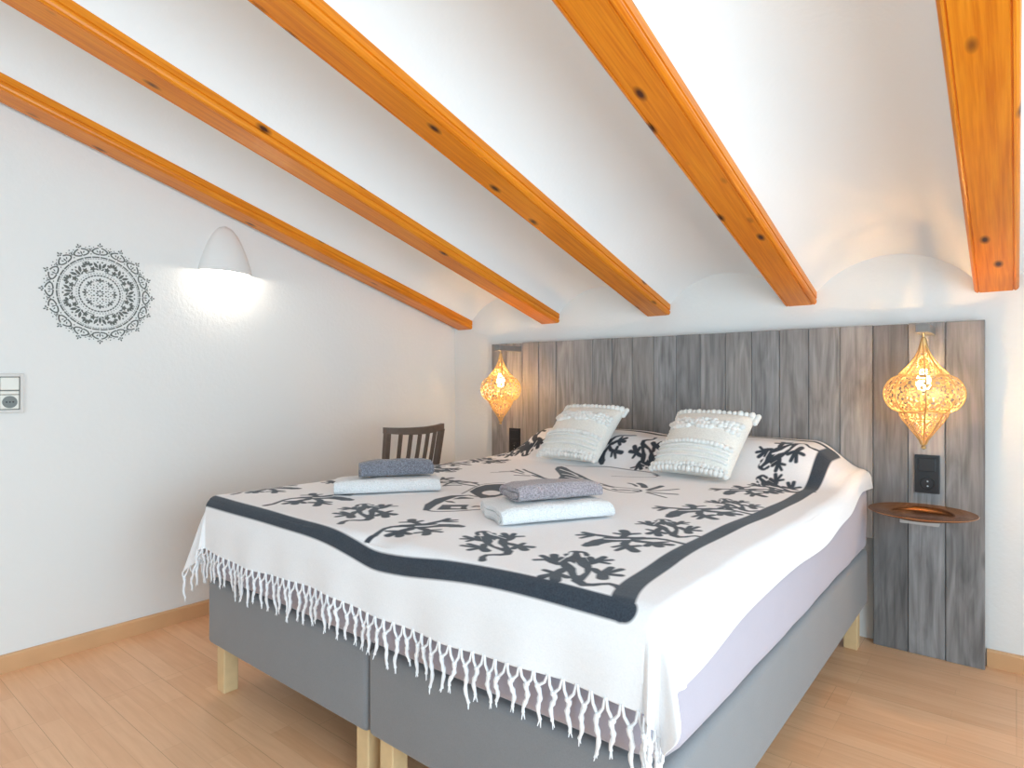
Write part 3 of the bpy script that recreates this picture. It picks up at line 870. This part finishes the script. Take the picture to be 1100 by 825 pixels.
B_raw = [
 ([(985, 357), (930, 353)], [.011, .018], 0), ([(930, 353), (850, 350), (770, 352), (700, 358), (620, 365), (550, 372)], [.016, .018, .018, .014, .011, .008], 0),
 ([(760, 338), (690, 340), (620, 348), (540, 352), (490, 352)], [.008, .010, .012, .012, .011], 0),
 ([(500, 352), (400, 361), (340, 376), (300, 402), (255, 432), (195, 478)], [.010, .007, .0065, .006, .007, .009], 0),
 ([(700, 338), (780, 320), (835, 308)], .008, 0), ([(830, 310), (875, 292)], [.010, .008], 0), ([(830, 310), (945, 302)], [.009, .006], 0), ([(835, 314), (950, 318)], [.008, .005], 0),
 ([(640, 345), (605, 330), (575, 320)], .009, 0), ([(575, 320), (475, 322)], [.008, .006], 0), ([(572, 318), (570, 302)], [.012, .013], 0), ([(585, 322), (655, 311)], [.008, .006], 0),
 ([(640, 372), (690, 385), (705, 400)], .010, 0), ([(700, 400), (605, 412)], [.010, .008], 0), ([(700, 400), (690, 424)], [.012, .012], 0), ([(705, 398), (815, 405)], [.010, .006], 0), ([(705, 390), (805, 383)], [.008, .006], 0),
 ([(560, 378), (510, 388), (470, 400)], .010, 0), ([(470, 402), (350, 398)], [.010, .005], 0), ([(465, 404), (368, 435)], [.010, .010], 0), ([(468, 404), (465, 440)], [.013, .012], 0), ([(480, 404), (550, 420)], [.010, .009], 0),
 ([(780, 343), (700, 352), (610, 358)], [.003, .004, .004], 1),
]
B_st, B_L = norm([([cB(p) for p in s], r, e) for s, r, e in B_raw], cB((995, 357)), cB((195, 478)))
def gecko(kind, head, hip=None, ang=None, mir=1, scale=1.):
    st, L0 = (A_st, A_L) if kind == 'A' else (B_st, B_L)
    if hip is not None:
        a = math.atan2(head[1]-hip[1], head[0]-hip[0]); k = math.hypot(head[0]-hip[0], head[1]-hip[1])/L0
        k = min(1.12, max(.85, k))
    else: a = math.radians(ang); k = 1.
    k *= scale
    ca, sa = math.cos(a), math.sin(a)
    for pts, r, e in st:
        q = []
        for x, y in pts:
            y *= mir; q.append((head[0] + k*(x*ca - y*sa), head[1] + k*(x*sa + y*ca)))
        rr = [z*k for z in r] if isinstance(r, list) else r*k
        stroke(q, rr, bool(e))
# each drawn on a clean patch: blank a patch is not needed, the animals do not touch
gecko('A', pl(621.5, 592), pl(622.6, 625.2))
gecko('A', pl(517, 571), pl(546, 593), mir=-1)
gecko('A', pl(389, 541.5), pl(396.5, 557), mir=-1)
gecko('A', pl(712, 558), pl(722.8, 571.9))
gecko('A', pl(778, 535.6), pl(793.6, 544.5))
gecko('A', pl(816, 511.4), pl(829, 522))
gecko('A', pl(817, 503.7), pl(850, 479), mir=-1)
gecko('A', pl(702, 503.3), pl(693, 481), mir=-1)
for hd, tl, mir in (((322, 525), (250, 531), 1), ((378, 537), (285, 543), 1), ((497, 565.4), (395, 581), 1),
                    ((628, 586), (748, 586), -1), ((718, 555), (818, 554), -1), ((780, 531), (858, 529.5), -1),
                    ((646, 498.5), (675, 471), -1), ((564, 482.5), (534, 490), 1), ((505.5, 499.5), (468, 500), 1)):
    gecko('B', pl(*hd), pl(*tl), mir=mir)
for kind, hd, ang, mir in (('A', (-1.80, 1.37), -8, 1), ('B', (-1.76, 1.62), 190, 1), ('A', (-1.78, 1.80), -5, 1), ('A', (-1.80, 2.14), -10, 1),
                           ('A', (-1.80, 2.30), -65, 1)):
    gecko(kind, hd, None, ang, mir)
# frame line
fu = np.linspace(-2.045, -.506, 60)
stroke([(a, .914 - .034*math.exp(-((a+1.11)/.20)**2)) for a in fu], .0215)
stroke(smooth_pts([(-.512, .914), (-.538, .99), (-.550, 1.10), (-.566, 1.28), (-.545, 1.9), (-.542, 2.27), (-.545, 2.625)]), .0225)
stroke([(-2.045, .920), (-2.06, 1.5), (-2.05, 2.60)], .0225)
stroke([(-2.05, 2.622), (-.545, 2.622)], .018)
# central animal
c5 = crop(7.857, 440, 490); c6 = crop(6.875, 580, 480)
def S5(pts, r, e=False): stroke(smooth_pts([c5(p) for p in pts], 2), r if not isinstance(r, list) else r[0], e)
def S6(pts, r, e=False): stroke(smooth_pts([c6(p) for p in pts], 2), r, e)
stroke([c5(p) for p in ((140, 452), (180, 408), (260, 368), (370, 338), (500, 330), (570, 345))], [.010, .018, .020, .014, .006, .003])
S5([(140, 455), (200, 468), (400, 465), (590, 450)], .0045)
stroke([c5(p) for p in ((375, 362), (450, 352), (525, 356))], [.004, .016, .006])
stroke([c5(p) for p in ((300, 378), (340, 384), (378, 392))], [.004, .010, .004])
poly([c5(p) for p in ((230, 452), (275, 410), (500, 410), (478, 432), (490, 450))])
poly([c5(p) for p in ((345, 440), (350, 426), (435, 426), (430, 440))], True)
stroke([c5(p) for p in ((530, 430), (560, 424), (600, 426))], [.004, .010, .008])
poly([c5(p) for p in ((505, 297), (560, 265), (640, 242), (720, 236), (815, 234), (770, 252), (760, 280), (820, 322), (720, 345), (600, 356), (560, 335))])
poly([c5((690+78*math.cos(a), 310+20*math.sin(a))) for a in np.linspace(0, 2*math.pi, 22)[:-1]], True)
S5([(440, 318), (500, 285), (560, 255), (640, 232), (800, 222)], .003)
stroke([c5(p) for p in ((280, 252), (350, 220), (440, 211), (530, 223), (588, 244))], [.004, .007, .010, .010, .004])
S5([(300, 250), (360, 243), (430, 245)], .006); S5([(420, 232), (480, 240), (545, 250)], .007)
for a, b, r in (((690, 138), (860, 132), .004), ((760, 132), (900, 124), .005), ((860, 130), (960, 150), .006), ((960, 112), (1050, 150), .006), ((1000, 130), (1120, 180), .006), ((890, 160), (1010, 165), .006), ((900, 112), (960, 138), .006), ((1040, 160), (1180, 196), .007)):
    S5([a, b], r)
poly([c6(p) for p in ((110, 165), (125, 148), (160, 143), (195, 155), (260, 190), (330, 222), (400, 255), (445, 270), (432, 292), (380, 275), (320, 246), (120, 248), (150, 215))])
for pts in ([(150, 165), (210, 185), (280, 215)], [(165, 200), (230, 210), (320, 235)], [(190, 222), (250, 232), (290, 240)], [(330, 240), (400, 262), (440, 265)]):
    S6(pts, .004, True)
S6([(190, 150), (215, 150), (300, 205), (420, 252)], .0035, True)
S6([(440, 268), (540, 298), (640, 303), (740, 316), (752, 330), (650, 342), (520, 322), (440, 292)], .0042)
for a, b, r in (((470, 283), (540, 298), .007), ((590, 318), (660, 322), .009), ((690, 322), (735, 328), .008), ((540, 312), (570, 318), .007)): S6([a, b], r)
for pts, r in (([(655, 268), (690, 276), (715, 292)], .006), ([(735, 270), (765, 282), (772, 300)], .012), ([(800, 318), (850, 305), (900, 290)], .010), ([(800, 325), (900, 324), (1020, 312)], .006), ([(800, 335), (900, 345), (1010, 352)], .007), ([(790, 337), (870, 358), (930, 373)], .005)):
    S6(pts, r)
S6([(190, 140), (450, 138), (640, 165), (860, 195), (875, 215), (830, 228), (530, 215)], .0028)
S6([(845, 205), (875, 214)], .007)

# ---- cloth mesh, two faces and a rim
X, Y, Z = _X, _Y, _Z
N = NU*NV
THK = .0022
# thickness along the local normal
Pg = np.stack([X, Y, Z], -1)
du = np.gradient(Pg, axis=1); dv = np.gradient(Pg, axis=0)
nr = np.cross(du, dv); nr /= np.linalg.norm(nr, axis=-1, keepdims=True)+1e-12
Pb = Pg - nr*THK
KB = 4                                      # the underside is coarser
ib = list(range(0, NV-1, KB)) + [NV-1]; jb = list(range(0, NU-1, KB)) + [NU-1]
co = np.concatenate([Pg.reshape(-1, 3), Pb[np.ix_(ib, jb)].reshape(-1, 3)])
idx = np.arange(N).reshape(NV, NU)
ft = np.stack([idx[:-1, :-1], idx[:-1, 1:], idx[1:, 1:], idx[1:, :-1]], -1).reshape(-1, 4)
nb = len(jb); bidx = N + np.arange(len(ib)*nb).reshape(len(ib), nb)
fb = np.stack([bidx[:-1, :-1], bidx[1:, :-1], bidx[1:, 1:], bidx[:-1, 1:]], -1).reshape(-1, 4)
verts_loops = [ft.reshape(-1), fb.reshape(-1)]; counts = [np.full(len(ft), 4), np.full(len(fb), 4)]
def rim(top_line, pos, bot_line):
    for k in range(len(pos)-1):
        f = [bot_line[k]] + [top_line[q] for q in range(pos[k], pos[k+1]+1)] + [bot_line[k+1]]
        verts_loops.append(np.array(f[::-1])); counts.append(np.array([len(f)]))
rim(idx[0], jb, bidx[0]); rim(idx[-1][::-1], [NU-1-j for j in jb[::-1]], bidx[-1][::-1])
rim(idx[:, -1], ib, bidx[:, -1]); rim(idx[:, 0][::-1], [NV-1-i for i in ib[::-1]], bidx[:, 0][::-1])
loops = np.concatenate(verts_loops).astype(np.int32); cnt = np.concatenate(counts).astype(np.int32)
org = np.array([-1.23, 1.75, TOP])
me = bpy.data.meshes.new('bed_throw')
me.vertices.add(len(co)); me.vertices.foreach_set('co', ((co-org)*H).astype(np.float32).reshape(-1))
me.loops.add(len(loops)); me.loops.foreach_set('vertex_index', loops)
me.polygons.add(len(cnt)); me.polygons.foreach_set('loop_start', np.concatenate([[0], np.cumsum(cnt)[:-1]]).astype(np.int32))
try: me.polygons.foreach_set('loop_total', cnt)
except Exception: pass
me.update(calc_edges=True); me.validate()
me.shade_smooth()
att = me.attributes.new('print', 'FLOAT', 'POINT')
vals = np.concatenate([D.reshape(-1), np.full(len(co)-N, .05)]).astype(np.float32)
att.data.foreach_set('value', vals)
me.materials.append(M['cloth'])
throw = bpy.data.objects.new('bed_throw', me); C.objects.link(throw); throw.location = Vector(org)*H
LOC[throw.name] = Vector(org)
tag(throw, 'white cotton throw printed with dark geckos and a frame line, spread over the bed', 'bed throw')

# fringe
rnd = random.Random(11)
def hem(s):
    v = float(vF(-2.2+1.9*s)); u = float(uL(v) + (uR(v)-uL(v))*s)
    x, y, z = drape(u, v); return Vector((float(x), float(y), float(z)))
NTS = 62
for i in range(NTS):
    s = (i+.5)/NTS
    a, b = hem(max(0, s-.46/NTS)), hem(min(1, s+.46/NTS)); c = hem(s)
    n = Vector((c.x-(-1.2), c.y-1.8, 0)).normalized()*.004
    if c.x > -1.9: n = Vector((0, -.004, 0))
    if c.x > -.44: n = Vector((.003, -.003, 0))
    kd = rnd.uniform(.020, .030); side = rnd.uniform(-.006, .006)
    tdir = (b-a).normalized()
    k = c + Vector((0, 0, -kd)) + n + tdir*side
    bm = BM()
    for e in (a, b):
        m_ = (e*.6+k*.4) + Vector((0, 0, -.004)) + tdir*(.002 if e is b else -.002)
        tube(bm, [e + Vector((0, 0, .003)) - Vector((0, .0, 0)), m_, k], [.0026, .0030, .0034], 6)
    ball(bm, k, .0056, 8)
    ln = rnd.uniform(.045, .072)
    pair = (1 if i % 2 == 0 else -1)*rnd.uniform(0, .011)
    pts = []; rs = []
    for q in range(9):
        f = q/8
        p = k + Vector((0, 0, -ln*f)) + tdir*(pair*f + .003*math.sin(f*7+i)) + n*(.5*math.sin(f*3+i*.7))
        pts.append(p); rs.append((.0046 + .0011*math.sin(q*2.6))*(1-.35*f**3))
    tube(bm, pts, rs, 7)
    e = pts[-1]
    for q in range(3):
        tube(bm, [e + Vector((0, 0, .004)), e + Vector((rnd.uniform(-.006, .006), rnd.uniform(-.003, 0), -rnd.uniform(.006, .014)))], [.0022, .0008], 4)
    link('tassel', bm, M['tassel'], throw, smooth=True, angle=60)

# ------------------------------------------------------------------ cushions
def cushion(label, base, rotz, tilt):
    W, HH, TH = .325, .308, .078
    t = thing('cushion', label, 'cushion', base, 'knitted cushions', (0, 0, rotz))
    rx = Matrix.Rotation(tilt, 4, 'X')        # leaning back about its lower edge
    def surf(a, b, sgn):
        """a,b in [-1,1]"""
        pin = 1 - .055*(1-a*a)*0
        wx = W/2*(1-.05*(1-b*b)); wz = HH/2*(1-.05*(1-a*a))
        f = ((1-a*a)**.5 if abs(a) < 1 else 0); g = ((1-b*b)**.5 if abs(b) < 1 else 0)
        th = TH*(max(f, 0)*max(g, 0))**.80
        x = a*wx; z = HH/2 + b*wz
        d = 0
        if sgn > 0:
            zz = (b+1)/2
            for c, w, h in ((.20, .035, .004), (.265, .03, .004), (.13, .03, .004)): d += h*math.exp(-((zz-c)/w*1.6)**2)
            d += .0012*math.sin(a*70)*math.sin(zz*90)
        edge = min(1, (1-abs(a))*12)*min(1, (1-abs(b))*12)
        y = -(th + d*edge) if sgn > 0 else th*.6
        return Vector((x, y, z))
    bm = BM(); n = 64
    for sgn in (1, -1):
        g = [[bm.verts.new(surf(-1+2*j/n, -1+2*i/n, sgn)) for j in range(n+1)] for i in range(n+1)]
        for i in range(n):
            for j in range(n): bm.faces.new((g[i][j], g[i][j+1], g[i+1][j+1], g[i+1][j]))
    bmesh.ops.remove_doubles(bm, verts=bm.verts, dist=1e-5)
    bm.transform(rx)
    link('knitted_cover', bm, M['knit'], t, local=True, smooth=True, angle=0)
    rr = random.Random(len(label))
    def row(bm, zz, n, r, a0=-1, a1=1, jit=.0, gaps=None, sc=(1.15, .8, .9)):
        tube(bm, [surf(-.95+1.9*k/24, 2*zz-1, 1) + Vector((0, .001, 0)) for k in range(25)], .004, 6)
        for k in range(n):
            a = a0 + (a1-a0)*(k+.5)/n
            if gaps and not gaps(a): continue
            p = surf(a*.97, 2*zz-1+rr.uniform(-jit, jit), 1)
            ball(bm, p + Vector((0, -r*.25, 0)), r*rr.uniform(.85, 1.15), 7, sc)
    # loops of wool in rows across the front
    for zz, cnt in ((.600, 19), (.645, 19), (.690, 19), (.735, 19)):
        bm = BM()
        ph = {.600: 0, .645: .55, .690: 1.1, .735: .2}[zz]
        row(bm, zz, cnt, .0118, jit=.012, gaps=lambda a, ph=ph: math.sin(a*9+ph*3) > -.55)
        bm.transform(rx); link('wool_tuft_row', bm, M['tuft'], t, local=True, smooth=True, angle=0)
    for zz, cnt, r in ((.335, 19, .0115), (.045, 20, .0110)):
        bm = BM(); row(bm, zz, cnt, r, jit=.008); bm.transform(rx); link('wool_tuft_row', bm, M['tuft'], t, local=True, smooth=True, angle=0)
    for zz in (.20, .268, .132):
        bm = BM(); tube(bm, [surf(-.93+1.86*k/30, 2*zz-1, 1) + Vector((0, -.001, 0)) for k in range(31)], .0052, 6)
        bm.transform(rx); link('raised_rib', bm, M['tuft'], t, local=True, smooth=True, angle=0)
    # bobbles along the top and bottom seams
    for b, cnt in ((1., 15), (-1., 18)):
        bm = BM()
        for k in range(cnt):
            p = surf(-1 + 2*(k+.5)/cnt, b*.965, 1)
            ball(bm, p + Vector((0, -.002, .006*b)), .0120*rr.uniform(.85, 1.2), 8)
        if b > 0:
            for a in (-1, 1):
                for q in range(4): ball(bm, surf(a, 1-.07*q, 1) + Vector((a*.006, 0, .006)), .0115, 8)
        bm.transform(rx); link('bobble_trim', bm, M['tuft'], t, local=True, smooth=True, angle=0)
    return t
cushion('cream knitted cushion leaning on the bed head, on the side of the chair', (-1.540, 2.262, .652), math.radians(-3), math.radians(-47))
cushion('cream knitted cushion leaning on the bed head, on the side of the copper tray', (-.958, 2.222, .646), math.radians(-6), math.radians(-47))

# ------------------------------------------------------------------ towels
def towel(label, mat, A, B, width, thick, z, group, seedv, soft=1.):
    """A,B: ends of the near long edge on the bed; folded flat, the roll shows at the short ends"""
    A, B = Vector((*A, 0)), Vector((*B, 0)); ln = (B-A).length
    ang = math.atan2(B.y-A.y, B.x-A.x)
    nrm = Vector((-math.sin(ang), math.cos(ang), 0))
    base = (A+B)/2 + nrm*width/2
    t = thing('folded_towel', label, 'towel', (base.x, base.y, z), group, (0, 0, ang))
    # centre line of the cloth: a flattened spiral of layers
    nl = 2.5; lt = thick/5.0
    def ringpt(s, off):       # rounded flat loop, s in [0,1)
        hw, hh = width/2-off, thick/2-off
        hh = max(hh, lt*.3); r = hh
        straight = 2*(hw-r); per = 2*straight + 2*math.pi*r
        d = s*per
        if d < straight: return (hw-r-d, -hh)
        d -= straight
        if d < math.pi*r: a = d/r; return (-(hw-r)-r*math.sin(a), -hh*math.cos(a))
        d -= math.pi*r
        if d < straight: return (-(hw-r)+d, hh)
        d -= straight; a = d/r
        return ((hw-r)+r*math.sin(a), hh*math.cos(a))
    path = []
    K = 40
    for q in range(int(K*nl)+1):
        f = q/K
        path.append(ringpt(f % 1.0, lt*(.5 + f*.98)))
    bm = BM(); NL = 46
    rows = []
    for i in range(NL+1):
        f = i/NL; x = (f-.5)*ln
        e = min(f, 1-f)*ln
        rows.append((x, e))
    rng = seedv*3.1
    left, right = [], []
    # offset both sides
    L_, R_ = [], []
    for k, p in enumerate(path):
        a = path[max(k-1, 0)]; b = path[min(k+1, len(path)-1)]
        dx, dy = b[0]-a[0], b[1]-a[1]; l = math.hypot(dx, dy) or 1
        nx, ny = -dy/l*lt*.38, dx/l*lt*.38
        L_.append((p[0]+nx, p[1]+ny)); R_.append((p[0]-nx, p[1]-ny))
    sec = L_ + R_[::-1]; ns = len(sec)
    grid = []
    for x, e in rows:
        sq = 1 - .10*soft*math.exp(-e/.02)
        ring_ = []
        for (a, b) in sec:
            zz = (b + thick/2)*sq
            zz = thick*(max(zz, 0)/thick)**1.7
            P = Vector((x, a, zz))
            nn = noise.noise(P*16 + Vector((rng, 0, 0)))*.0035*soft + noise.noise(P*60)*.0010
            xx = x + (0.004*math.sin(a*60+rng) if e < 1e-6 else 0)
            if b > 0 or abs(a) > width*.42: P = Vector((xx, a + nn*(1 if a > 0 else -1)*.6, zz + (nn if b > 0 else 0)))
            else: P = Vector((xx, a, zz))
            P.z = max(P.z, .0002)
            ring_.append(bm.verts.new(P))
        grid.append(ring_)
    for i in range(NL):
        for k in range(ns): bm.faces.new((grid[i][k], grid[i][(k+1) % ns], grid[i+1][(k+1) % ns], grid[i+1][k]))
    half = len(L_)
    for row_ in (grid[0], grid[-1]):
        for k in range(half-1):
            bm.faces.new((row_[k], row_[k+1], row_[ns-2-k], row_[ns-1-k]))
    link('terry_cloth', bm, mat, t, local=True, smooth=True, angle=50)
    return t
TZ0 = TOP + .0065
towel('white terry towel folded flat under the mauve grey towel', M['white_terry'], (-.992, 1.183), (-.832, 1.462), .215, .055, TZ0, 'folded towels on the bed', 1)
towel('mauve grey terry towel on the white towel by the animal print', M['mauve_terry'], (-1.002, 1.258), (-.885, 1.480), .150, .054, TZ0+.0475, 'folded towels on the bed', 2)
towel('white terry towel folded flat under the slate grey towel', M['white_terry'], (-1.682, 1.165), (-1.475, 1.436), .200, .055, TZ0, 'folded towels on the bed', 3)
towel('slate grey rolled terry towel in front of the chair back', M['grey_terry'], (-1.660, 1.250), (-1.530, 1.455), .125, .068, TZ0+.0475, 'folded towels on the bed', 4)

# ------------------------------------------------------------------ chair
CXB, CY0, CY1 = -2.235, 1.80, 2.10
t = thing('wooden_chair', 'dark wooden chair with a slatted curved back standing between bed and wall', 'chair', (-2.40, 1.95, 0))
def back_pt(f, z):
    """f across the back 0..1, z height: the back leans away from the seat and is bowed"""
    lean = max(0, z-.40)*.16
    fan = 1 + .12*(z-.42)/.36
    y = (CY0+CY1)/2 + (f-.5)*(CY1-CY0)*fan
    bow = .030*(1-(2*f-1)**2)
    return Vector((CXB + lean + bow*min(1, max(0, (z-.40)/.3)), y, z))
SEAT = .395
bm = BM(); pr = [(CXB-.335, CY0-.01), (CXB-.36, CY0+.05), (CXB-.36, CY1-.05), (CXB-.335, CY1+.01), (CXB+.012, CY1-.010), (CXB+.012, CY0+.010)]
lo_ = [bm.verts.new((x_, y_, SEAT-.020)) for x_, y_ in pr]; up_ = [bm.verts.new((x_, y_, SEAT)) for x_, y_ in pr]
for k in range(6): bm.faces.new((lo_[k], lo_[(k+1) % 6], up_[(k+1) % 6], up_[k]))
bm.faces.new(up_); bm.faces.new(lo_[::-1])
bmesh.ops.bevel(bm, geom=bm.edges[:], offset=.004, segments=2, affect='EDGES')
link('seat', bm, M['chair'], t)
def bar(pts, w, d, name, par=None):
    """flat bar: w along y, d along x"""
    bm = BM(); rings = []
    for p in pts: rings.append([bm.verts.new(p + Vector((sx*d/2, sy*w/2, 0))) for sx, sy in ((-1, -1), (1, -1), (1, 1), (-1, 1))])
    for a, b in zip(rings, rings[1:]):
        for k in range(4): bm.faces.new((a[k], a[(k+1) % 4], b[(k+1) % 4], b[k]))
    bm.faces.new(rings[0][::-1]); bm.faces.new(rings[-1])
    return link(name, bm, M['chair'], par or t)
for f in (0, 1):
    pts = [Vector((CXB+.05, back_pt(f, .4).y, 0)), Vector((CXB+.012, back_pt(f, .4).y, .2))] + [back_pt(f, z) for z in (.40, .55, .70, .765)]
    bar(pts, .023, .026, 'rear_leg')
for y_ in (CY0+.022, CY1-.022):
    bm = BM(); tube(bm, [(CXB-.325, y_, SEAT-.02), (CXB-.335, y_, 0)], [.016, .012], 10); link('front_leg', bm, M['chair'], t, smooth=True)
bm = BM()
rail = [back_pt(-.035+1.07*k/14, .768) for k in range(15)]
g = []
for k, p in enumerate(rail):
    f = k/14; hh = .0135 + .003*math.sin(math.pi*f)
    lift = .010*(2*f-1)**2
    g.append([bm.verts.new(p + Vector((dx_, 0, dz_+lift))) for dx_, dz_ in ((-.012, -hh), (.012, -hh), (.012, hh), (-.012, hh))])
for a, b in zip(g, g[1:]):
    for k in range(4): bm.faces.new((a[k], a[(k+1) % 4], b[(k+1) % 4], b[k]))
bm.faces.new(g[0][::-1]); bm.faces.new(g[-1])
link('crest_rail', bm, M['chair'], t, smooth=True, angle=40)
for f in (.19, .35, .51, .67, .83):
    bar([back_pt(f, z) for z in (SEAT-.005, .48, .56, .66, .757)], .015, .012, 'back_slat')
for f, y_ in ((0, CY0+.022), (1, CY1-.022)):
    bm = BM(); tube(bm, [(CXB-.33, y_, .18), (CXB+.014, back_pt(f, .4).y, .18)], .008, 8); link('stretcher', bm, M['chair'], t, smooth=True)

# ------------------------------------------------------------------ light
sc = bpy.context.scene
w = bpy.data.worlds.new('daylight'); sc.world = w; w.use_nodes = True
bg = w.node_tree.nodes['Background']; bg.inputs[0].default_value = (.42, .78, 1., 1); bg.inputs[1].default_value = 1.0
def area(name, loc, rot, sx, sy, e, col):
    L = bpy.data.lights.new(name, 'AREA'); L.shape = 'RECTANGLE'; L.size = sx*H; L.size_y = sy*H; L.energy = e; L.color = col
    o = bpy.data.objects.new(name, L); C.objects.link(o); o.location = Vector(loc)*H; o.rotation_euler = rot
    return o
area('window_daylight', (XR+.45, .25, .92), (0, math.radians(90), 0), 1.95, 2.60, 150, (.745, .945, 1.08))
area('front_fill', (-.6, YF-.06, .93), (math.radians(90), 0, 0), 2.15, 1.8, 15, (.70, .92, 1.08))  # added fill lamp behind the camera, evens out the vaults

# ------------------------------------------------------------------ camera
cam = bpy.data.cameras.new('camera'); co_ = bpy.data.objects.new('camera', cam); C.objects.link(co_)
cam.sensor_width = 36; cam.lens = 663/1100*36; cam.shift_y = -3.5/1100; cam.clip_start = .02
co_.location = (0, 0, H); co_.rotation_euler = (math.radians(90), 0, math.radians(39.26))
sc.camera = co_
sc.view_settings.view_transform = 'Standard'; sc.view_settings.look = 'None'
sc.view_settings.gamma = 1; sc.view_settings.use_curve_mapping = False
sc.view_settings.exposure = 0.08
sc.cycles.max_bounces = 10; sc.cycles.diffuse_bounces = 6; sc.cycles.transparent_max_bounces = 16
sc.cycles.sample_clamp_indirect = 6; sc.cycles.caustics_reflective = False; sc.cycles.caustics_refractive = False
sc.cycles.use_denoising = True
